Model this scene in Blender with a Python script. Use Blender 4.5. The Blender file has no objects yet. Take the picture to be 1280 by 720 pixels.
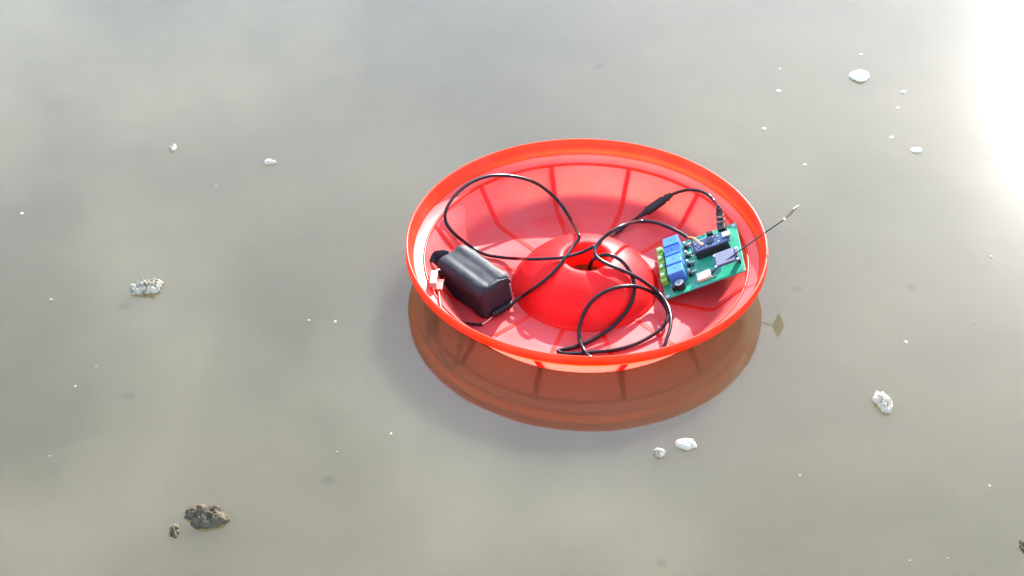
import bpy, bmesh, math, random
from mathutils import Vector, Matrix, noise
R = math.radians
MM = 0.001
scene = bpy.context.scene
col = scene.collection

# ------------------------------------------------------------------ camera
FPX = 2262.0                                   # focal length in photo pixels (1280 wide)
PITCH = R(38.5566)
CAM = Vector((-0.08235, -1.60115, 1.25916))
cd = bpy.data.cameras.new('camera'); cam = bpy.data.objects.new('camera', cd); col.objects.link(cam)
cd.sensor_width = 36.0; cd.lens = 36.0 * FPX / 1280.0
cd.clip_start = 0.05; cd.clip_end = 2000
cam.location = CAM; cam.rotation_euler = (R(90) - PITCH, 0, 0)
scene.camera = cam
scene.render.resolution_x = 1024; scene.render.resolution_y = 576

# ------------------------------------------------------------------ sky and sun
SUN_EL, SUN_AZ = R(28.6), R(20.8)              # azimuth clockwise from +Y (away from the camera)
w = bpy.data.worlds.new('World'); scene.world = w; w.use_nodes = True
nt = w.node_tree; nt.nodes.clear()
def N(t, kind, **kw):
    n = t.nodes.new(kind)
    for k, v in kw.items():
        if k in n.inputs: n.inputs[k].default_value = v
        else: setattr(n, k, v)
    return n
sky = N(nt, 'ShaderNodeTexSky'); sky.sky_type = 'NISHITA'; sky.sun_disc = False
sky.sun_elevation = SUN_EL; sky.sun_rotation = SUN_AZ
sky.air_density = 1.0; sky.dust_density = 0.4; sky.ozone_density = 2.5
tc = N(nt, 'ShaderNodeTexCoord')
cn = N(nt, 'ShaderNodeTexNoise', Scale=6.5, Detail=4.0, Roughness=0.5)
nt.links.new(tc.outputs['Generated'], cn.inputs['Vector'])
cr = N(nt, 'ShaderNodeMapRange'); cr.inputs['From Min'].default_value = .45; cr.inputs['From Max'].default_value = .70
cr.inputs['To Max'].default_value = .65
nt.links.new(cn.outputs['Fac'], cr.inputs['Value'])
cm = N(nt, 'ShaderNodeMixRGB'); cm.inputs['Color2'].default_value = (7.6, 8.2, 8.8, 1)
nt.links.new(cr.outputs[0], cm.inputs['Fac']); nt.links.new(sky.outputs[0], cm.inputs['Color1'])
bg = N(nt, 'ShaderNodeBackground', Strength=0.128)
nt.links.new(cm.outputs[0], bg.inputs['Color'])
nt.links.new(bg.outputs[0], N(nt, 'ShaderNodeOutputWorld').inputs['Surface'])

sd = bpy.data.lights.new('sun', 'SUN'); sun = bpy.data.objects.new('sun', sd); col.objects.link(sun)
sd.energy = 4.5; sd.angle = R(0.6); sd.color = (1, .965, .92)
sdir = Vector((math.sin(SUN_AZ) * math.cos(SUN_EL), math.cos(SUN_AZ) * math.cos(SUN_EL), math.sin(SUN_EL)))
sun.rotation_euler = sdir.to_track_quat('Z', 'Y').to_euler()
sun.location = sdir * 5

vs = scene.view_settings
vs.view_transform = 'Standard'; vs.look = 'None'; vs.gamma = 1; vs.use_curve_mapping = False
vs.exposure = 2.2
scene.cycles.max_bounces = 12; scene.cycles.transmission_bounces = 8; scene.cycles.diffuse_bounces = 6
scene.cycles.sample_clamp_indirect = 12
try: scene.cycles.use_denoising = True
except Exception: pass

# ------------------------------------------------------------------ helpers
FWD = Vector((0, math.cos(PITCH), -math.sin(PITCH))); UPV = Vector((0, math.sin(PITCH), math.cos(PITCH))); RT = Vector((1, 0, 0))
def ray(px, py):
    return (FWD + RT * ((px - 640) / FPX) + UPV * ((360 - py) / FPX)).normalized()
def at(px, py, z=0.0):
    d = ray(px, py); return CAM + d * ((z - CAM.z) / d.z)
def proj(p):
    d = p - CAM; t = d.dot(FWD)
    return 640 + FPX * d.dot(RT) / t, 360 - FPX * d.dot(UPV) / t

def tag(o, label, cat, group=None):
    o['label'] = label; o['category'] = cat
    if group: o['group'] = group
    return o
def empty(name, loc=(0, 0, 0)):
    o = bpy.data.objects.new(name, None); col.objects.link(o); o.location = loc
    o.empty_display_size = .02
    return o
def link(name, me, m=None, parent=None, smooth=False):
    o = bpy.data.objects.new(name, me); col.objects.link(o)
    if m and not me.materials: me.materials.append(m)
    if smooth:
        for p in me.polygons: p.use_smooth = True
    if parent: o.parent = parent
    return o
def obj(name, bm, m, parent=None, smooth=False, recalc=True):
    if recalc: bmesh.ops.recalc_face_normals(bm, faces=bm.faces)
    me = bpy.data.meshes.new(name); bm.to_mesh(me); bm.free()
    return link(name, me, m, parent, smooth)
def add_box(bm, c, s, rz=0.0, bev=0.0):
    b2 = bmesh.new(); bmesh.ops.create_cube(b2, size=1)
    for v in b2.verts: v.co = Vector((v.co.x * s[0], v.co.y * s[1], v.co.z * s[2]))
    if bev: bmesh.ops.bevel(b2, geom=b2.edges[:], offset=bev, segments=2, profile=.5, affect='EDGES')
    mat = Matrix.Translation(c) @ Matrix.Rotation(rz, 4, 'Z'); merge(bm, b2, mat)
def merge(bm, b2, mat=Matrix()):
    mp = [bm.verts.new(mat @ v.co) for v in b2.verts]
    b2.verts.index_update()
    for f in b2.faces: bm.faces.new([mp[v.index] for v in f.verts])
    b2.free()
def box(name, c, s, m, parent, rz=0.0, bev=0.0):
    bm = bmesh.new(); add_box(bm, c, s, rz, bev); return obj(name, bm, m, parent)
def lathe(prof, seg=48, closed=True, mat=Matrix()):
    """prof: list of (r, z); closed joins last to first ring; r == 0 makes a pole"""
    bm = bmesh.new(); rings = []
    for r, z in prof:
        if r < 1e-7: rings.append([bm.verts.new(mat @ Vector((0, 0, z)))])
        else: rings.append([bm.verts.new(mat @ Vector((r * math.cos(2 * math.pi * k / seg), r * math.sin(2 * math.pi * k / seg), z))) for k in range(seg)])
    n = len(rings)
    for i in range(n if closed else n - 1):
        a, b = rings[i], rings[(i + 1) % n]
        if len(a) == 1 and len(b) == 1: continue
        for k in range(seg):
            k2 = (k + 1) % seg
            if len(a) == 1: bm.faces.new((a[0], b[k], b[k2]))
            elif len(b) == 1: bm.faces.new((a[k], b[0], a[k2]))
            else: bm.faces.new((a[k], b[k], b[k2], a[k2]))
    return bm
def spline(pts, sub=8):
    P = [Vector(p) for p in pts]; out = []
    for i in range(len(P) - 1):
        p0 = P[i - 1] if i else P[i] * 2 - P[i + 1]
        p1, p2 = P[i], P[i + 1]
        p3 = P[i + 2] if i + 2 < len(P) else P[i + 1] * 2 - P[i]
        for k in range(sub):
            t = k / sub
            out.append(.5 * ((2 * p1) + (p2 - p0) * t + (2 * p0 - 5 * p1 + 4 * p2 - p3) * t * t + (3 * p1 - p0 - 3 * p2 + p3) * t ** 3))
    out.append(P[-1]); return out
def tube(path, rad, seg=12, bm=None):
    bm = bm or bmesh.new(); rings = []; n = len(path); up = None
    for i, p in enumerate(path):
        t = (path[min(i + 1, n - 1)] - path[max(i - 1, 0)]).normalized()
        if up is None: up = t.orthogonal().normalized()
        up = (up - t * up.dot(t)).normalized(); s = t.cross(up)
        r = rad(i / (n - 1)) if callable(rad) else rad
        rings.append([bm.verts.new(p + (up * math.cos(2 * math.pi * k / seg) + s * math.sin(2 * math.pi * k / seg)) * r) for k in range(seg)])
    for a, b in zip(rings, rings[1:]):
        for k in range(seg): bm.faces.new((a[k], a[(k + 1) % seg], b[(k + 1) % seg], b[k]))
    bm.faces.new(rings[0][::-1]); bm.faces.new(rings[-1])
    return bm
def frame(p, d, up=Vector((0, 0, 1))):
    """matrix whose Z runs along d"""
    z = d.normalized(); x = up.cross(z)
    if x.length < 1e-5: x = Vector((1, 0, 0))
    x.normalize(); y = z.cross(x)
    m = Matrix((x, y, z)).transposed().to_4x4(); m.translation = p; return m

# ------------------------------------------------------------------ materials
def mat(name, base, rough=.5, spec=.5, metal=0.0, var=0.0, vscale=200.0, bump=0.0, bscale=400.0, coat=0.0):
    m = bpy.data.materials.new(name); m.use_nodes = True; t = m.node_tree
    b = t.nodes['Principled BSDF']
    b.inputs['Base Color'].default_value = (*base, 1); b.inputs['Roughness'].default_value = rough
    b.inputs['Specular IOR Level'].default_value = spec; b.inputs['Metallic'].default_value = metal
    b.inputs['Coat Weight'].default_value = coat
    c = N(t, 'ShaderNodeTexCoord')
    if var:
        n = N(t, 'ShaderNodeTexNoise', Scale=vscale, Detail=4.0); t.links.new(c.outputs['Object'], n.inputs['Vector'])
        r = N(t, 'ShaderNodeValToRGB'); t.links.new(n.outputs['Fac'], r.inputs['Fac'])
        e = r.color_ramp.elements; e[0].position = .3; e[1].position = .7
        e[0].color = (*[x * (1 - var) for x in base], 1); e[1].color = (*[min(1, x * (1 + var)) for x in base], 1)
        t.links.new(r.outputs['Color'], b.inputs['Base Color'])
    if bump:
        n = N(t, 'ShaderNodeTexNoise', Scale=bscale, Detail=3.0); t.links.new(c.outputs['Object'], n.inputs['Vector'])
        q = N(t, 'ShaderNodeBump', Strength=bump, Distance=.001); t.links.new(n.outputs['Fac'], q.inputs['Height'])
        t.links.new(q.outputs['Normal'], b.inputs['Normal'])
    return m
def plastic(name, refl, trans, k, rough=.36, spec=.27, dust=.32):
    """translucent moulded polypropylene with a faint film of dust"""
    m = bpy.data.materials.new(name); m.use_nodes = True; t = m.node_tree
    b = t.nodes['Principled BSDF']; out = t.nodes['Material Output']
    b.inputs['Roughness'].default_value = rough; b.inputs['Specular IOR Level'].default_value = spec
    c = N(t, 'ShaderNodeTexCoord')
    n = N(t, 'ShaderNodeTexNoise', Scale=26.0, Detail=6.0, Roughness=.62); t.links.new(c.outputs['Object'], n.inputs['Vector'])
    mr = N(t, 'ShaderNodeMapRange'); mr.inputs['From Min'].default_value = .42; mr.inputs['From Max'].default_value = .72
    mr.inputs['To Max'].default_value = dust; t.links.new(n.outputs['Fac'], mr.inputs['Value'])
    mx = N(t, 'ShaderNodeMixRGB'); mx.inputs['Color1'].default_value = (*refl, 1); mx.inputs['Color2'].default_value = (.55, .26, .27, 1)
    t.links.new(mr.outputs[0], mx.inputs['Fac'])
    n4 = N(t, 'ShaderNodeTexNoise', Scale=120.0, Detail=2.0); t.links.new(c.outputs['Object'], n4.inputs['Vector'])
    m4 = N(t, 'ShaderNodeMapRange'); m4.inputs['From Min'].default_value = .70; m4.inputs['From Max'].default_value = .78
    m4.inputs['To Max'].default_value = .6; t.links.new(n4.outputs['Fac'], m4.inputs['Value'])
    md = N(t, 'ShaderNodeMixRGB'); md.inputs['Color2'].default_value = (.16, .05, .035, 1)
    t.links.new(m4.outputs[0], md.inputs['Fac']); t.links.new(mx.outputs[0], md.inputs['Color1']); t.links.new(md.outputs[0], b.inputs['Base Color'])
    n2 = N(t, 'ShaderNodeTexNoise', Scale=70.0, Detail=3.0); t.links.new(c.outputs['Object'], n2.inputs['Vector'])
    q = N(t, 'ShaderNodeBump', Strength=.12, Distance=.0015); t.links.new(n2.outputs['Fac'], q.inputs['Height']); t.links.new(q.outputs['Normal'], b.inputs['Normal'])
    tr = N(t, 'ShaderNodeBsdfTranslucent'); tr.inputs['Color'].default_value = (*trans, 1)
    ms = N(t, 'ShaderNodeMixShader'); ms.inputs[0].default_value = k
    t.links.new(b.outputs[0], ms.inputs[1]); t.links.new(tr.outputs[0], ms.inputs[2]); t.links.new(ms.outputs[0], out.inputs['Surface'])
    return m
M = {}
M['skin'] = plastic('outer_skin', (.8, .10, .08), (1.0, .62, .52), .86, dust=0)
M['red'] = plastic('red_plastic', (.94, .085, .082), (1.0, .30, .24), .38)
M['dome'] = plastic('dome_plastic', (.92, .016, .016), (1.0, .10, .05), .5, rough=.45, spec=.28, dust=.12)
M['rim'] = plastic('rim_plastic', (.82, .045, .012), (1.0, .15, .02), .5, dust=.15)
M['rib'] = plastic('rib_plastic', (.82, .03, .02), (1.0, .12, .03), .45, dust=.0)
M['sheath'] = mat('cable_sheath', (.010, .007, .009), .27, .28, var=.3, vscale=60)
M['rubber'] = mat('black_rubber', (.013, .012, .015), .5, .4, var=.2)
M['wrap'] = mat('shrink_wrap', (.014, .016, .021), .64, .34, bump=.9, bscale=60)
M['pcb'] = mat('solder_mask', (.016, .27, .15), .36, .5, var=.25, vscale=120, bump=.2, bscale=500)
M['pcbedge'] = mat('board_edge', (.05, .16, .07), .7)
M['relay'] = mat('relay_blue', (.055, .19, .56), .36, .5, var=.08, vscale=60)
M['dark'] = mat('dark_moulding', (.010, .010, .012), .45, .5)
M['termgreen'] = mat('terminal_green', (.20, .52, .08), .4, .5, var=.1)
M['metal'] = mat('bright_metal', (.75, .74, .72), .25, .5, 1.0)
M['dullmetal'] = mat('dull_metal', (.42, .40, .38), .4, .5, 1.0)
M['gold'] = mat('gold_pad', (.75, .55, .22), .35, .5, 1.0)
M['nano'] = mat('blue_black_board', (.025, .05, .13), .4, .5, var=.5, vscale=500)
M['screen'] = mat('display_glass', (.15, .15, .19), .12, .6)
M['white'] = mat('white_plastic', (.55, .50, .46), .5)
M['connwhite'] = mat('connector_white', (.26, .22, .19), .55)
M['cream'] = mat('cream_module', (.62, .58, .46), .45, var=.08)
M['silk'] = mat('silkscreen_white', (.6, .65, .6), .6)
M['orange'] = mat('orange_wire', (.8, .28, .03), .45)
M['redwire'] = mat('red_wire', (.62, .03, .02), .45)
M['pinkconn'] = mat('red_connector', (.26, .035, .03), .5)
M['copper'] = mat('tinned_copper', (.75, .6, .48), .35, .5, 1.0)
M['speck'] = mat('foam_speck', (.24, .21, .165), .8, .3, var=.2)
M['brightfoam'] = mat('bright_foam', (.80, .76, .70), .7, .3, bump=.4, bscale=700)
M['foam'] = mat('foam', (.50, .43, .33), .75, .3, var=.08, vscale=300, bump=.6, bscale=700)
M['foamgrey'] = mat('dirty_foam', (.36, .315, .235), .85, .15, var=.6, vscale=160, bump=.8, bscale=500)
M['scum'] = mat('dry_scum', (.085, .07, .046), .95, .1, var=.5, vscale=180, bump=1.0, bscale=400)
M['plate'] = mat('antenna_plate', (.24, .21, .15), .4, .5)

# ------------------------------------------------------------------ water
wm = bpy.data.materials.new('muddy_water'); wm.use_nodes = True; t = wm.node_tree
b = t.nodes['Principled BSDF']
b.inputs['IOR'].default_value = 1.34; b.inputs['Roughness'].default_value = .04; b.inputs['Specular IOR Level'].default_value = 1.0; b.inputs['Coat Weight'].default_value = .045; b.inputs['Coat Roughness'].default_value = .17; b.inputs['Coat IOR'].default_value = 1.33
c = N(t, 'ShaderNodeTexCoord')
n1 = N(t, 'ShaderNodeTexNoise', Scale=2.2, Detail=5.0, Roughness=.55); t.links.new(c.outputs['Object'], n1.inputs['Vector'])
rp = N(t, 'ShaderNodeValToRGB'); t.links.new(n1.outputs['Fac'], rp.inputs['Fac'])
e = rp.color_ramp.elements; e[0].position = .3; e[1].position = .72
e[0].color = (.072, .062, .031, 1); e[1].color = (.106, .090, .050, 1)
# small soft dark spots mixed into the water's base colour
SPOTS = [(155, 383, 6), (161, 495, 6), (410, 601, 6), (748, 83, 6), (1139, 360, 6), (1234, 197, 5), (827, 704, 5), (997, 362, 5)]
acc = None
for (px, py, rr) in SPOTS:
    p = at(px, py, 0)
    d = N(t, 'ShaderNodeVectorMath', operation='DISTANCE'); d.inputs[1].default_value = p
    t.links.new(c.outputs['Object'], d.inputs[0])
    mr = N(t, 'ShaderNodeMapRange'); mr.interpolation_type = 'SMOOTHSTEP'
    mr.inputs['From Min'].default_value = rr * .0003; mr.inputs['From Max'].default_value = rr * .0017
    mr.inputs['To Min'].default_value = .24; mr.inputs['To Max'].default_value = 0
    t.links.new(d.outputs['Value'], mr.inputs['Value'])
    if acc is None: acc = mr.outputs[0]
    else:
        a = N(t, 'ShaderNodeMath', operation='ADD'); t.links.new(acc, a.inputs[0]); t.links.new(mr.outputs[0], a.inputs[1]); acc = a.outputs[0]
mx = N(t, 'ShaderNodeMixRGB'); mx.inputs['Color2'].default_value = (.02, .018, .012, 1)
t.links.new(acc, mx.inputs['Fac']); t.links.new(rp.outputs['Color'], mx.inputs['Color1'])
t.links.new(mx.outputs[0], b.inputs['Base Color'])
b.inputs['Subsurface Weight'].default_value = 1.0
b.inputs['Subsurface Radius'].default_value = (1.0, .8, .5); b.inputs['Subsurface Scale'].default_value = 1.2
n3 = N(t, 'ShaderNodeTexNoise', Scale=6.0, Detail=3.0); t.links.new(c.outputs['Object'], n3.inputs['Vector'])
bp = N(t, 'ShaderNodeBump', Strength=.075, Distance=.012); t.links.new(n3.outputs['Fac'], bp.inputs['Height'])
t.links.new(bp.outputs['Normal'], b.inputs['Normal'])
prof = [(0, 0), (.030, 0), (.064, 0), (.0685, -.001), (.0715, -.008), (.076, -.019), (.090, -.0195), (.140, -.0195), (.152, -.0165), (.1625, -.003), (.1645, 0),
        (.20, 0), (.3, 0), (.5, 0), (.8, 0), (1.5, 0), (4, 0), (12, 0), (40, 0), (150, 0), (400, 0), (400, -3), (40, -3), (0, -3)]
wo = obj('water', lathe(prof, 160, closed=False), wm); wo['kind'] = 'structure'

# ------------------------------------------------------------------ bowl
bowl = tag(empty('floating_bowl'), 'round translucent red plastic bowl with a central dome floating on the muddy water', 'bowl')
def shell(outer_to_inner): return [(r * MM, z * MM) for r, z in outer_to_inner]
def skin(o, n_in, n_out, seg):
    """the outer faces of a shell let light through almost freely, so that two faces together act as one sheet"""
    o.data.materials.append(M['skin'])
    for p in o.data.polygons:
        if n_in <= p.index // seg < n_in + n_out - 1: p.material_index = 1
# basin: floor, curved wall and ledge (inside profile, then outside profile back)
IN = [(79, -12), (84, -12.3), (100, -12.5), (136, -12.5), (144, -11.8), (149.5, -9.5), (154, -5), (159.5, 2), (179, 28), (180.2, 29), (182, 29.4), (191.5, 34.5), (192, 34.8)]
OUT = [(192, 32.4), (184, 28), (181.5, 26.6), (162, 0.5), (156.4, -6.8), (151, -12), (145, -14.2), (136, -15), (100, -15), (79, -15)]
skin(obj('basin', lathe(shell(IN + OUT), 160), M['red'], bowl, smooth=True), len(IN), len(OUT), 160)
RIM = [(191.9, 35.0), (193.6, 36.6), (197.0, 50.3), (198.0, 51.8), (199.2, 52)] + [(200.2, 51.2), (200.8, 41.6), (200.0, 40.8), (199.2, 41.4), (198.4, 47), (195.8, 36.4), (192.2, 32.6)]
skin(obj('rim', lathe(shell(RIM), 160), M['rim'], bowl, smooth=True), 8, 4, 160)
BEAD = [(180.2 + 1.7 * math.cos(a), 28.6 + 1.7 * math.sin(a)) for a in [k * math.pi / 5 for k in range(10)]]
obj('ledge_shade_bead', lathe(shell(BEAD), 160), M['rim'], bowl, smooth=True)  # ring added in rim colour for the shade line and highlight under the ledge
DI = [(83.5, -12.4), (81, -11.2), (78.6, -7.5), (75.5, -1.5), (71, 5.2), (64.5, 12), (56, 18.2), (47, 22.8), (39, 26), (32.5, 27.8), (28, 28.2), (25, 27.2), (23, 24), (22.2, 18), (21.6, 2), (21.4, -4)]
DO = [(23.4, -4), (23.6, 2), (24.2, 17.6), (24.8, 22.6), (26.4, 25.2), (28.4, 26), (32, 25.7), (38.2, 23.9), (46, 20.8), (54.8, 16.3), (62.9, 10.4), (69.2, 3.9), (73.5, -2.6), (76.4, -8.5), (78.5, -13), (80, -14.4)]
skin(obj('dome', lathe(shell(DI + DO), 128), M['dome'], bowl, smooth=True), len(DI), len(DO), 128)
def S(r):
    """height of whatever a thing inside the bowl would rest on, r in mm"""
    pr = [(0, 28.2), (28, 28.2), (32.5, 27.8), (39, 26), (47, 22.8), (56, 18.2), (64.5, 12), (71, 5.2), (75.5, -1.5), (78.6, -7.5), (81, -11.2), (84, -12.3), (136, -12.5), (144, -11.8), (149.5, -9.5), (154, -5), (159.5, 2), (179, 28), (192, 35), (197, 50.5), (202, 52.2), (203, 0)]
    for (a, za), (c_, zc) in zip(pr, pr[1:]):
        if r <= c_: return za + (zc - za) * (r - a) / (c_ - a)
    return 0
# moulded ribs: raised a hair inside, a fin outside, 12 round the bowl
ribm = None
line_in = [(81.5, -11.8), (100, -12.1), (136, -12.1), (143.8, -11.3), (149.1, -9.0), (153.5, -4.6), (159.1, 2.3), (178.6, 28.3)]
line_out = [(81.5, -16), (100, -16), (136, -16), (146, -15.2), (152.6, -13.2), (158.6, -7), (165, 0), (184, 26)]
bm = bmesh.new(); hw = 2.6
va = [[bm.verts.new(Vector((s * hw, r, z)) * MM) for r, z in line_in] for s in (-1, 1)]
vb = [[bm.verts.new(Vector((s * hw, r, z)) * MM) for r, z in line_out] for s in (-1, 1)]
for i in range(len(line_in) - 1):
    bm.faces.new((va[0][i], va[1][i], va[1][i + 1], va[0][i + 1])); bm.faces.new((vb[1][i], vb[0][i], vb[0][i + 1], vb[1][i + 1]))
    bm.faces.new((va[0][i], va[0][i + 1], vb[0][i + 1], vb[0][i])); bm.faces.new((va[1][i + 1], va[1][i], vb[1][i], vb[1][i + 1]))
for i in (0, -1): bm.faces.new((va[0][i], vb[0][i], vb[1][i], va[1][i]))
for k in range(12):
    a = R(-11.5 + 30 * k)
    if k == 0: o = obj('rib', bm, M['rib'], bowl); ribm = o.data
    else: o = link('rib', ribm, None, bowl)
    o.rotation_euler.z = -a

def on(px, py, lift=0.0, rad=2.0):
    """first point down the pixel's ray that is rad + lift (mm) above the bowl's inside"""
    d = ray(px, py); prev = None
    for i in range(1400):
        z = (130 - i * .1); p = CAM + d * ((z * MM - CAM.z) / d.z)
        r = math.hypot(p.x, p.y) * 1000
        if r > 190 and p.y < 0: continue                # pass over the near rim
        if z < -20 or z <= S(r) + rad + lift: return p
    return p

# ------------------------------------------------------------------ circuit board
A = at(833, 375.5, -.008); B = at(932, 339, .0315); C_ = at(921, 279, .033); D = at(822, 315, -.007)
bu = ((B - A) + (C_ - D)) * .5; bv = ((D - A) + (C_ - B)) * .5
U = bu.length; bu.normalize(); V = bv.length; bv = (bv - bu * bv.dot(bu)).normalized(); bn = bu.cross(bv)
ctr = (A + B + C_ + D) * .25
print('BOARD mm', U * 1000, V * 1000, 'angle', math.degrees(((B - A).angle(D - A))))
SU, SV = U * 1000 / 94.0, V * 1000 / 82.0
bm4 = Matrix((bu, bv, bn)).transposed().to_4x4(); bm4.translation = ctr - bu * U / 2 - bv * V / 2
board = tag(empty('circuit_board'), 'green circuit board with four blue relays leaning against the wall of the red bowl', 'circuit board')
board.matrix_world = bm4
def L(u, v, h): return Vector((u * SU, v * SV, h)) * MM
T = 1.6
bm = bmesh.new(); add_box(bm, Vector((U / 2, V / 2, T * MM / 2)), (U, V, T * MM), bev=.0003); obj('substrate', bm, M['pcb'], board)
def pbox(name, u, v, h0, su, sv, sh, m, parent=board, rz=0., bev=.0004):
    return box(name, L(u, v, h0 + sh / 2), (su * MM, sv * MM, sh * MM), m, parent, rz, bev)
def pcyl(name, u, v, h0, r, h, m, parent=board, seg=20, mat4=None):
    pr = [(0, 0), (r * .97, 0), (r, .04 * h), (r, .94 * h), (r * .95, h), (0, h)]
    return obj(name, lathe(shell(pr), seg, False, Matrix.Translation(L(u, v, h0))), m, parent)
for i in range(4):
    v = 25 + 15.9 * i
    r_ = pbox('relay', 20, v, T, 18.2, 14.2, 15.6, M['relay'], bev=.0005)
    pcyl('dot', 20, v + 1, T + 15.55, .8, .25, M['dark'], r_, 12)
for i in range(4):
    v = 27 + 14.2 * i
    tb = pbox('terminal_block', 4, v, T, 7.5, 13.6, 8, M['termgreen'], bev=.0006)
    bm = bmesh.new(); add_box(bm, L(4, v + 2, T + 9.2), (.0058, .0068, .0026), bev=.0006); obj('collar', bm, M['termgreen'], tb)
    pcyl('screw', 4, v + 2, T + 10.3, 1.9, .5, M['metal'], tb, 14)
bz = pcyl('buzzer', 20.5, 9, T, 5.8, 8.5, M['dark'], seg=28)
pcyl('sticker', 20.5, 9, T + 8.45, 5.2, .25, M['dullmetal'], bz, 28)
pcyl('sound_hole', 20.5, 9, T + 8.7, 1.1, .1, M['dark'], bz, 12)
# discrete parts beside the relays
rnd = random.Random(4)
for i in range(4):
    v = 24 + 15.5 * i
    pcyl('indicator_light', 32.5, v + 5, T, 1.5, 4.2, M['white'] if i % 2 else M['cream'], seg=12)
    pbox('transistor', 33.2, v - 1.5, T, 4.4, 3.2, 4.6, M['dark'], bev=.0004)
    pbox('resistor', 38, v + 3, T, 5.8, 1.8, 1.7, M['cream'], rz=.1, bev=.0005)
    pbox('diode', 37.2, v - 1.5, T, 4.6, 2.1, 2.0, M['dark'], rz=R(90), bev=.0005)
pbox('capacitor', 13, 8.5, T, 4.5, 4.0, 6, M['dark'])
# microcontroller module on its headers
nano = pbox('microcontroller_module', 63.5, 51, 12.2, 46, 18.2, 1.6, M['nano'], bev=.0002)
for dv in (-7.7, 7.7):
    pbox('header', 63.5, 51 + dv / SV, T, 40, 2.6, 10.6, M['dark'], nano)
pbox('usb_port', 83.5, 51, 13.8, 9, 7.6, 3.9, M['metal'], nano, bev=.0006)
pbox('chip', 64, 51, 13.8, 7, 7, 1.1, M['dark'], nano, rz=R(45))
pbox('button', 54, 51, 13.8, 3.4, 3.0, 1.8, M['white'], nano)
for k, (du, dv) in enumerate(((-12, 3), (-13.5, -2), (9, 4.5), (9.5, -4.5), (-17, 4), (-16.5, -4.5), (4, 6), (-5, -6))):
    pbox('surface_component', 64 + du, 51 + dv, 13.8, 1.7, 1.1, .7, M['silk'] if k % 2 else M['cream'], nano, bev=.0001)
for dv in (-7.7, 7.7):
    for k in range(15):
        pbox('pin', 63.5 + (k - 7) * 2.54, 51 + dv / SV, 13.8, .7, .7, 1.0, M['metal'], nano, bev=0)
pbox('regulator', 63, 76, T, 7.5, 5, 4.5, M['dark'])
for k in range(6): pbox('silkscreen_mark', 46 + k * 1.9, 74.5 + (k % 2) * .3, T + .02, 1.0, 3.6, .06, M['silk'], bev=0)
pbox('silkscreen_mark', 51.5, 70.8, T + .02, 13, .7, .06, M['silk'], bev=0)
for (u_, v_) in ((3.5, 3.5), (90.5, 3.5), (90.5, 78.5)): pcyl('mounting_hole', u_, v_, T, 2.4, .08, M['dullmetal'], seg=16)
for k in range(9): pcyl('solder_pad', 44 + k * 2.54, 66.5, T, .75, .35, M['metal'], seg=8)
for k in range(10): pcyl('solder_pad', 66 + k * 2.54, 35.5, T, .75, .35, M['metal'], seg=8)
for k in range(5): pbox('trace', 32 + k * 2.2, 13 - k * .3, T + .01, .5, 13, .05, M['silk'] if k == 4 else M['pcbedge'], bev=0)
# barrel jack
jk = pbox('power_jack', 78.5, 73, T, 9.2, 13.5, 10.8, M['dark'], bev=.0006)
# display on its header
disp = pbox('display', 78, 18.5, 11.4, 28.5, 23, 1.4, M['nano'], bev=.0003)
pbox('screen', 76.5, 18.5, 12.8, 21, 21.5, 1.5, M['screen'], disp, bev=.0004)
pbox('display_bezel', 89.5, 18.5, 12.8, 2.8, 12, .5, M['dark'], disp, bev=.0002)
for su_ in (-12.0, 12.0):
    for sv_ in (-9.0, 9.0): pcyl('mounting_hole', 78 + su_ * 1.04, 18.5 + sv_, 12.75, 1.9, .3, M['metal'], disp, 14)
pbox('display_header', 90, 18.5, T, 2.6, 10.4, 9.8, M['dark'], disp)
for k in range(4): pbox('pin', 90, 18.5 + (k - 1.5) * 2.5, 13.2, .8, .8, 1.0, M['metal'], disp, bev=0)
# radio module and its wire antenna
pbox('radio_base', 50, 13, T, 25, 15, .8, M['pcb'], bev=.0002)
rm = pbox('radio_module', 48, 13.2, T + .8, 16, 12, 2.6, M['cream'], bev=.0005)
for k in range(6): pbox('solder_pad', 42.5 + k * 2.2, 6.2, T + .8, 1.2, 1.3, .2, M['gold'], rm, bev=0)
pcyl('antenna_socket', 57.5, 7, T + .8, 1.6, 1.8, M['metal'], seg=14)
pbox('radio_chip', 58.5, 15, T + .8, 3.4, 3.4, 1.2, M['dark'])
# tip height from its mirror image in the water: (990,265) direct, (979,408) mirrored
z = .03
while z < .2:
    p = at(990, 265, z)
    if proj(Vector((p.x, p.y, -p.z)))[1] >= 408: break
    z += .0005
print('TIP z', z, 'mirror', proj(Vector((p.x, p.y, -p.z))))
tipz = z
inv = bm4.inverted()
st = bm4 @ L(57.5, 7, T + 3.0)
wroot = at(980.5, 274, tipz - .006)
mid1 = bm4 @ L(66, 8.5, T + 10); mid2 = st.lerp(wroot, .55) + Vector((0, 0, .004))
path = spline([st, mid1, mid2, wroot], 8)
ant = obj('antenna', tube([inv @ p for p in path], .0008, 8), M['dark'], board, smooth=True)
wv = (at(999, 256, tipz + .005) - wroot).normalized()
vd = ray(990, 265)
pn = vd.cross(wv).normalized(); pn = (Matrix.Rotation(R(-6), 3, wv) @ pn); ps = pn.cross(wv)
bm = bmesh.new(); q = .0115
cpt = wroot + wv * q
cs = [wroot, cpt + ps * q * 1.25, cpt + wv * q, cpt - ps * q * 1.25]
lo = [bm.verts.new(inv @ (c0 - pn * .0005)) for c0 in cs]; hi = [bm.verts.new(inv @ (c0 + pn * .0005)) for c0 in cs]
bm.faces.new(lo); bm.faces.new(hi[::-1])
for k in range(4): bm.faces.new((lo[k], lo[(k + 1) % 4], hi[(k + 1) % 4], hi[k]))
obj('antenna_plate', bm, M['plate'], ant)
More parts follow.
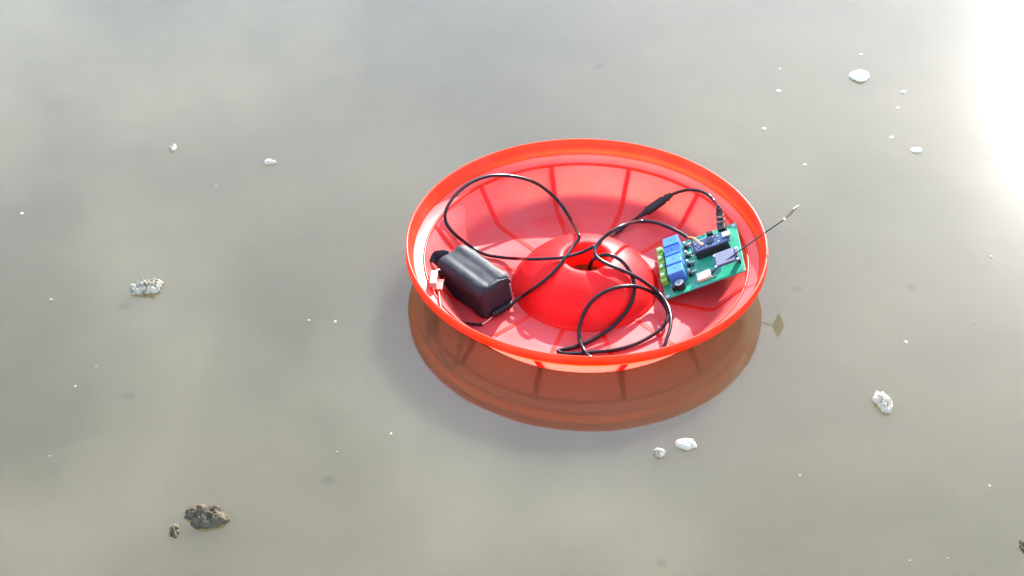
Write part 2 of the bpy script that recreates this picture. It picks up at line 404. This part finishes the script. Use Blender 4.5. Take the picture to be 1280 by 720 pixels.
bm = lathe(shell([(0, -1.6), (1.0, -1.2), (1.4, 0), (1.0, 1.2), (0, 1.6)]), 10, False, Matrix.Translation(inv @ wroot)); obj('solder_joint', bm, M['metal'], ant)

# ------------------------------------------------------------------ battery pack
ax0 = at(565.5, 331, .0115); ax1 = at(621, 372, .0115)
ax = (ax1 - ax0); ax.z = 0; blen = ax.length; ax.normalize()
print('BATT len', blen * 1000)
side = Vector((-ax.y, ax.x, 0))
if side.x < 0: side = -side
pack = tag(empty('battery_pack'), 'black shrink-wrapped battery pack with a ragged tape flap inside the red bowl', 'battery')
roll = R(9)
hx = (side * math.cos(roll) + Vector((0, 0, 1)) * math.sin(roll)); hz = ax.cross(hx); hz = hz if hz.z > 0 else -hz
bmid = (ax0 + ax1) * .5
pm = Matrix((ax, hx, hz)).transposed().to_4x4(); pm.translation = bmid
cr_, sp = 11.6, 11.1
def section(grow=1.0):
    pts = []
    for k in range(64):
        a = 2 * math.pi * k / 64; d = Vector((math.cos(a), math.sin(a)))
        best = 0
        for sx in (-1, 1):
            for sy in (-1, 1):
                c0 = Vector((sx * sp, sy * sp)); bq = d.dot(c0); disc = bq * bq - c0.length_squared + cr_ * cr_
                if disc >= 0: best = max(best, bq + math.sqrt(disc))
        flat = min((sp + cr_ - 1.3) / max(abs(d.x), abs(d.y)), 99)     # the film spans the gap with a shallow sag
        r = max(best, flat if flat < 30 else best)
        pts.append(d * r * grow)
    return pts
bm = bmesh.new(); rings = []; hl = blen * 500
zs = [(-hl - 1.0, .80), (-hl + .6, .93), (-hl + 3, 1.0), (-hl + 8, 1.015), (-hl * .55, .995), (-hl * .2, 1.0), (hl * .1, 1.0), (hl * .4, .995), (hl * .7, 1.005), (hl - 6, 1.01), (hl - 2.5, 1.0), (hl - .3, .94), (hl + 1.0, .82), (hl + .6, .45)]
for zz, g in zs:
    ring = []
    for p in section(g):
        n_ = noise.noise(Vector((zz * .11, p.x * .13, p.y * .13))) * 1.1 + noise.noise(Vector((zz * .3 + 9, p.x * .35, p.y * .35))) * .45
        q_ = p * (1 + n_ * .05); ring.append(bm.verts.new(Vector((zz + n_ * (.8 if abs(zz) > hl - 3 else 0), q_.x, q_.y)) * MM))
    rings.append(ring)
for a, c0 in zip(rings, rings[1:]):
    for k in range(64): bm.faces.new((a[k], a[(k + 1) % 64], c0[(k + 1) % 64], c0[k]))
bm.faces.new(rings[0][::-1]); bm.faces.new(rings[-1])
bmesh.ops.transform(bm, matrix=pm, verts=bm.verts)
obj('wrap', bm, M['wrap'], pack, smooth=True)
def sheet(name, grid, m, parent, th=.0008):
    """grid: rows of points, given thickness"""
    bm = bmesh.new(); rows = [[bm.verts.new(p) for p in r] for r in grid]
    for a, c0 in zip(rows, rows[1:]):
        for k in range(len(a) - 1): bm.faces.new((a[k], a[k + 1], c0[k + 1], c0[k]))
    bmesh.ops.recalc_face_normals(bm, faces=bm.faces)
    bmesh.ops.solidify(bm, geom=bm.faces[:], thickness=th)
    return obj(name, bm, m, parent, smooth=True)
# tape flap hanging from the upper back end
top = [(561, 314, .030), (552, 312.5, .031), (545, 313, .030), (540, 318, .027), (536, 326, .022)]
low = [(561, 338, .010), (556, 336, .012), (550, 333, .014), (545, 331, .017), (537, 329, .020)]
tp = spline([at(*q) for q in top], 3); lp = spline([at(*q) for q in low], 3)
g = []
for i in range(7):
    w_ = i / 6
    g.append([a.lerp(c0, w_) + Vector((0, 1, 0)) * (.0022 * math.sin(k * .9 + w_ * 4) * (.4 + w_)) for k, (a, c0) in enumerate(zip(tp, lp))])
sheet('tape_flap', g, M['wrap'], pack)
g = []
for i in range(5):
    row = []
    for k in range(6):
        u = k / 5; w_ = i / 4
        row.append(pm @ (Vector((-hl + 1 - w_ * 7, -19.5 + w_ * 2.5 * math.sin(u * 6), 2 - u * 15 + w_ * 2)) * MM))
    g.append(row)
sheet('tape_flap', g, M['wrap'], pack)
# crimped front edge of the wrap
g = []
for i in range(4):
    row = []
    for k in range(14):
        u = k / 13; a = R(150 - 130 * u); rr = 22.6 + 1.0 * math.sin(u * 17) + i * .25
        row.append(pm @ (Vector((hl - 3.5 + i * 1.7, rr * math.cos(a), min(rr * math.sin(a) * 1.05, 21.9 + i * .3))) * MM))
    g.append(row)
sheet('wrap_fold', g, M['wrap'], pack, .0005)
# lead connectors at the back end
def lead(name, pts, rad, m, parent): return obj(name, tube(spline(pts, 8), rad * MM, 10), m, parent, smooth=True)
p1 = on(543, 341, 14, 2); p2 = on(541, 356, 7, 2)
d = (p2 - p1); bm = bmesh.new(); add_box(bm, Vector((0, 0, d.length / 2)), (.0075, .006, d.length + .002), bev=.0008)
bmesh.ops.transform(bm, matrix=frame(p1, d), verts=bm.verts); obj('white_connector', bm, M['connwhite'], pack)
p1 = on(550, 354, 9, 2); p2 = on(548.5, 364, 5, 2); d = (p2 - p1)
bm = bmesh.new(); add_box(bm, Vector((0, 0, d.length / 2)), (.0072, .006, d.length + .002), bev=.0008)
add_box(bm, Vector((0.0, 0.001, -.001)), (.0088, .005, .0035), bev=.0006)
bmesh.ops.transform(bm, matrix=frame(p1, d), verts=bm.verts); obj('red_connector', bm, M['pinkconn'], pack)
lead('red_lead', [p2, on(549, 371, 3, 1.2), on(550, 380, 1, 1.2), on(551.5, 386, .3, 1.2)], 1.3, M['redwire'], pack)
back = pm @ (Vector((-hl + 1, -10, -4)) * MM)
lead('white_lead', [on(543, 341, 14, 2), on(549, 337, 15, 2), back], 1.0, M['white'], pack)
lead('red_lead', [on(550, 354, 9, 2), on(554, 349, 10, 2), back + Vector((0.002, 0, -.004))], 1.0, M['redwire'], pack)
lead('black_lead', [on(551.5, 386, .3, 1.2), on(557, 392, .3, 1.3), on(566, 399, .3, 1.5), on(580, 403.5, .3, 1.7), on(592, 405.5, .3, 1.7), on(603, 405.5, .3, 1.7)], 1.75, M['sheath'], pack)
lead('bare_conductor', [on(602, 405.5, .6, 1.0), on(608, 402, 2, .8), on(615, 396, 4, .8)], .7, M['copper'], pack)

# ------------------------------------------------------------------ power cable
pc = tag(empty('power_cable'), 'thin black power cable looping from the battery pack to a barrel plug on the board', 'cable')
CR = 1.95
seq = [(639, 380, 4), (652, 371, 6), (668, 360, 3), (688, 344, 1), (705, 324, 1), (717, 307, 3), (723.5, 298.5, 5), (722.5, 291.5, 6), (715, 277, 9), (703, 258, 12), (690, 243.5, 16), (670, 229, 18), (645, 221, 18), (615, 219.5, 16),
       (590, 227.5, 14), (570, 243, 11), (557.5, 263, 8), (558, 279, 6), (568, 292, 5), (580, 302, 3), (594, 312, 1), (608, 318.5, 1), (625, 321.5, 1), (638, 322.8, 4), (650, 323.5, 8), (660, 323.8, 8), (670, 323.8, 5), (680, 323.5, 3), (693, 322.8, 1.5), (705, 321.5, 1), (728, 315, .5), (748, 305, 1), (768, 293, 3), (784, 281, 3), (797, 272, 4)]
pts = [on(x, y, l, CR) for x, y, l in seq]
pts1 = spline(pts, 8)
c1 = on(800, 270, 5, 2); c2 = on(838, 244, 8, 2)
sh = obj('sheath', tube(pts1, CR * MM, 12), M['sheath'], pc, smooth=True)
jt = bm4 @ L(78.5, 80, 7.2); jd = (bm4.to_3x3() @ Vector((0, 1, 0))).normalized()
P_end = at(898, 258, .058)
pl0 = bm4 @ L(78.5, 79.6, 7.2)
d = P_end - pl0
tail = [c2, on(848, 240, 9, 2), on(860, 237.5, 13, 2), on(874, 238.5, 17, 2), on(886, 244, 18, 2), on(894, 253, 20, 2), pl0 + d * .98]
obj('sheath', tube(spline(tail, 10), 1.8 * MM, 12), M['sheath'], pc, smooth=True)
d2 = c2 - c1; ln = d2.length * 1000
bm = lathe(shell([(0, -2), (2.3, -2), (2.6, 4), (3.4, 6), (3.6, 9), (4.9, 9.6), (5.2, 11), (5.2, ln - 11), (4.8, ln - 9.6), (4.0, ln - 9), (4.0, ln - 6.6), (4.6, ln - 6), (4.6, ln - 3.6), (3.4, ln - 3), (3.0, ln + 1.5), (0, ln + 1.5)]), 14, False, frame(c1, d2))
obj('inline_connector', bm, M['rubber'], pc)
# barrel plug
dl = d.length * 1000
bm = lathe(shell([(0, .5), (3.0, .5), (3.0, 2.5), (4.3, 3), (4.5, 4), (4.5, dl * .34), (4.0, dl * .36), (4.0, dl * .40), (4.4, dl * .42), (4.4, dl * .62), (3.4, dl * .72), (2.8, dl * .95), (0, dl * .95)]), 18, False, frame(pl0, d))
plug = obj('barrel_plug', bm, M['dark'], pc)
bm = lathe(shell([(4.56, dl * .15), (4.7, dl * .155), (4.7, dl * .32), (4.56, dl * .33)]), 18, True, frame(pl0, d)); obj('metal_ring', bm, M['dullmetal'], plug, smooth=True)
bm = lathe(shell([(4.46, dl * .45), (4.6, dl * .46), (4.6, dl * .58), (4.46, dl * .59)]), 18, True, frame(pl0, d)); obj('metal_ring', bm, M['dullmetal'], plug, smooth=True)
# strain relief at the battery end
s0 = on(616, 393, 4, 3); s1 = on(640, 379, 5, 2); d = s1 - s0; ln = d.length * 1000
relief = obj('strain_relief', lathe(shell([(0, -1), (2.0, -1), (3.2, 1), (3.2, ln - 1), (2.3, ln + 2), (0, ln + 2)]), 14, False, frame(s0, d)), M['rubber'], pc)
for k in range(6):
    z0 = 2.2 + k * (ln - 5) / 5.5
    obj('ridge', lathe(shell([(3.1, z0), (4.3, z0 + .3), (4.3, z0 + 1.6), (3.1, z0 + 1.9)]), 14, True, frame(s0, d)), M['rubber'], relief)

# ------------------------------------------------------------------ sensor cable
sc_ = tag(empty('sensor_cable'), 'black sensor cable coiled across the dome and running down into its hole', 'cable')
CR2 = 2.15
inhole = [Vector((0.004, -.004, -.03)), Vector((0.004, -.003, .002)), at(737.5, 332, .016)]
seq = [(742, 324, 2), (751, 319.5, 5), (763, 319, 7), (776, 325.5, 5), (786, 337, 3), (791.5, 350, 2), (793, 365, 3), (788, 381, 5), (777, 397, 5), (762, 411, 3), (743, 423, 1), (722, 432.5, .3), (706, 436.3, .3), (697.5, 438.8, .3), (703, 441.5, .3), (720, 442, .3),
       (745, 440, .5), (770, 437, .5), (796, 429.5, .8), (817, 418, 2), (830, 407, 4), (835, 394, 6), (831, 382, 8), (820, 369, 10), (806, 361, 9), (790, 357.5, 7), (770, 359.5, 5), (752, 367, 5), (738, 379, 6), (728.5, 395, 8), (724, 412, 8), (725, 427, 5), (730.5, 438.5, 3)]
hidden = [at(737, 446, -.004), at(757, 454, -.009), at(787, 454, -.009), at(815, 446, -.008), at(829, 435, -.002)]
seq2 = [(834, 422, 12), (838, 408, 14), (838, 394, 15), (833.5, 380, 15), (824, 367, 13), (810, 355.5, 10), (794, 345.5, 7), (776, 337, 5), (760, 330.5, 5), (749, 324, 7), (743.5, 317, 9), (745, 308, 11), (753, 298.5, 14), (766, 288.5, 20), (782, 280.5, 27), (800, 276.8, 33), (818, 278, 36), (836, 284, 38), (850, 291, 38)]
pts = inhole + [on(x, y, l, CR2) for x, y, l in seq] + hidden + [on(x, y, l, CR2) for x, y, l in seq2]
endp = bm4 @ L(43.5, 63, 17.5); pts.append(at(859, 296.5, endp.z + .001))
obj('sheath', tube(spline(pts, 8), CR2 * MM, 12), M['sheath'], sc_, smooth=True)
e0 = pts[-1]
for k, (m, tgt) in enumerate(((M['orange'], L(55, 49.5, 14.6)), (M['white'], L(53, 50.5, 14.6)), (M['dark'], L(45, 43.5, 14.6)), (M['redwire'], L(43, 58.5, 14.6)))):
    tg = bm4 @ tgt
    lead(['orange_wire', 'white_wire', 'black_wire', 'red_wire'][k], [e0 + Vector((-.001, 0, 0)), e0.lerp(tg, .4) + Vector((.001 * k, 0, .003)), tg], .75, m, sc_)

# ------------------------------------------------------------------ floating foam and scum
def lump(name, px, py, wp, hp, seed, m, label, cat, group=None, tilt=0.0, hgt=.35, rough=.35, lobes=5, sub=3):
    """uneven floating clump: ragged outline, domed lumpy top, a little of it under water; lobes sets how fine the lumps are"""
    p = at(px, py, 0); k = (p - CAM).length / FPX
    W = wp * k; Dp = max(.35 * W, hp * k * (1 - hgt * .45) / .62)
    H = hgt * min(W, Dp); o_ = Vector((seed * 7.31, seed * 3.7, seed * 1.9))
    ns, nr = (56, 16) if sub > 2 else (16, 5)
    bm = bmesh.new(); rings = []
    for j in range(nr, 0, -1):
        rho = (j / nr) ** .8; ring = []
        for i in range(ns):
            a = 2 * math.pi * i / ns; d_ = Vector((math.cos(a), math.sin(a), 0))
            out = 1 + rough * (noise.noise(d_ * 1.1 + o_) * .9 + noise.noise(d_ * (1.2 * lobes ** .6) + o_ * 2) * .55 + noise.noise(d_ * 6 + o_) * .3)
            q = d_ * rho * out
            dome = max(0, 1 - rho ** 2.4) ** .55
            l = 1 + rough * 1.5 * (noise.noise(q * lobes * .45 + o_) + .6 * noise.noise(q * lobes * 1.1 + o_) + .35 * noise.noise(q * lobes * 2.6 + o_))
            ring.append(bm.verts.new(Vector((q.x * W / 2, q.y * Dp / 2, H * max(.02, dome * l) + .0001))))
        rings.append(ring)
    low = [bm.verts.new(Vector((v.co.x * .9, v.co.y * .9, -H * .3))) for v in rings[0]]
    for a_, b_ in zip([low] + rings, rings):
        for i in range(ns): bm.faces.new((a_[i], a_[(i + 1) % ns], b_[(i + 1) % ns], b_[i]))
    bm.faces.new(rings[-1]); bm.faces.new(low[::-1])
    bmesh.ops.rotate(bm, matrix=Matrix.Rotation(tilt, 3, 'Z'), verts=bm.verts)
    o = obj(name, bm, m, None, smooth=True); o.location = p
    return tag(o, label, cat, group)
lump('foam_clump', 1074, 96, 25, 15, 1, M['brightfoam'], 'large smooth white foam clump beside the sun glare on the water', 'foam', tilt=-.25, lobes=4, rough=.2)
lump('foam_clump', 1145, 188, 15, 7, 2, M['brightfoam'], 'small flat oval of white foam just below the sun glare', 'foam', lobes=3, rough=.15)
lump('foam_clump', 1104, 504, 20, 29, 3, M['foam'], 'knobbly white foam cluster of several bubbles on the open water', 'foam', lobes=8, rough=.4, tilt=.15, hgt=.45)
lump('foam_clump', 858.5, 556, 27, 14, 4, M['foam'], 'smooth bean shaped white foam blob beside a small grey bubble', 'foam', lobes=3, rough=.24, hgt=.3)
lump('bubble_cluster', 824, 567, 15, 11, 5, M['foamgrey'], 'small grey glinting bubble cluster beside the bean shaped foam blob', 'bubbles', lobes=6, rough=.3, sub=3)
lump('foam_clump', 185.5, 360, 34, 19, 6, M['foamgrey'], 'crumpled pale grey foam scrap with dark folds on the water', 'foam', lobes=8, rough=.5, tilt=.35)
lump('foam_clump', 337, 203, 14, 7, 7, M['foam'], 'little off-white foam scrap with a narrow pointed end alone on the water', 'foam', lobes=3, rough=.35)
lump('foam_clump', 216, 186, 10, 9, 17, M['foamgrey'], 'faint little grey foam scrap alone on the dull water', 'foam', lobes=3, rough=.4)
lump('scum_clump', 257, 647, 56, 26, 8, M['scum'], 'large dark crusty clump of scum floating on the water', 'scum', lobes=6, rough=.45, tilt=-.12, hgt=.30)
lump('scum_clump', 218, 664, 13, 17, 9, M['scum'], 'small dark lump of scum next to the large crusty clump', 'scum', lobes=4, rough=.5)
lump('scum_clump', 1280, 684, 12, 16, 10, M['scum'], 'dark scum scrap on the open water, cut off by the picture edge', 'scum', lobes=4, rough=.5)
specks = [(973, 114, 7, 4), (1129, 115, 8, 5), (1122, 135, 4, 3), (955, 161, 6, 4), (1114.5, 172, 6, 4), (1006, 206, 5, 3), (27, 267, 5, 4), (64, 375, 6, 4), (386, 401, 6, 4), (419, 402, 4, 3), (94, 483, 4, 4), (421, 565, 4, 3),
          (1132, 428, 7, 5), (270, 233, 3, 3), (1218, 405, 3, 2), (1239, 321, 5, 3), (1184, 698, 4, 3), (1137, 701, 4, 3), (489, 542, 3, 3), (1076, 68, 5, 2), (436, 249, 3, 2), (1237, 607, 4, 2), (120, 458, 4, 2), (62, 570, 3, 2), (1000, 594, 2, 2), (975, 86, 3, 2)]
for i, (x, y, w_, h_) in enumerate(specks):
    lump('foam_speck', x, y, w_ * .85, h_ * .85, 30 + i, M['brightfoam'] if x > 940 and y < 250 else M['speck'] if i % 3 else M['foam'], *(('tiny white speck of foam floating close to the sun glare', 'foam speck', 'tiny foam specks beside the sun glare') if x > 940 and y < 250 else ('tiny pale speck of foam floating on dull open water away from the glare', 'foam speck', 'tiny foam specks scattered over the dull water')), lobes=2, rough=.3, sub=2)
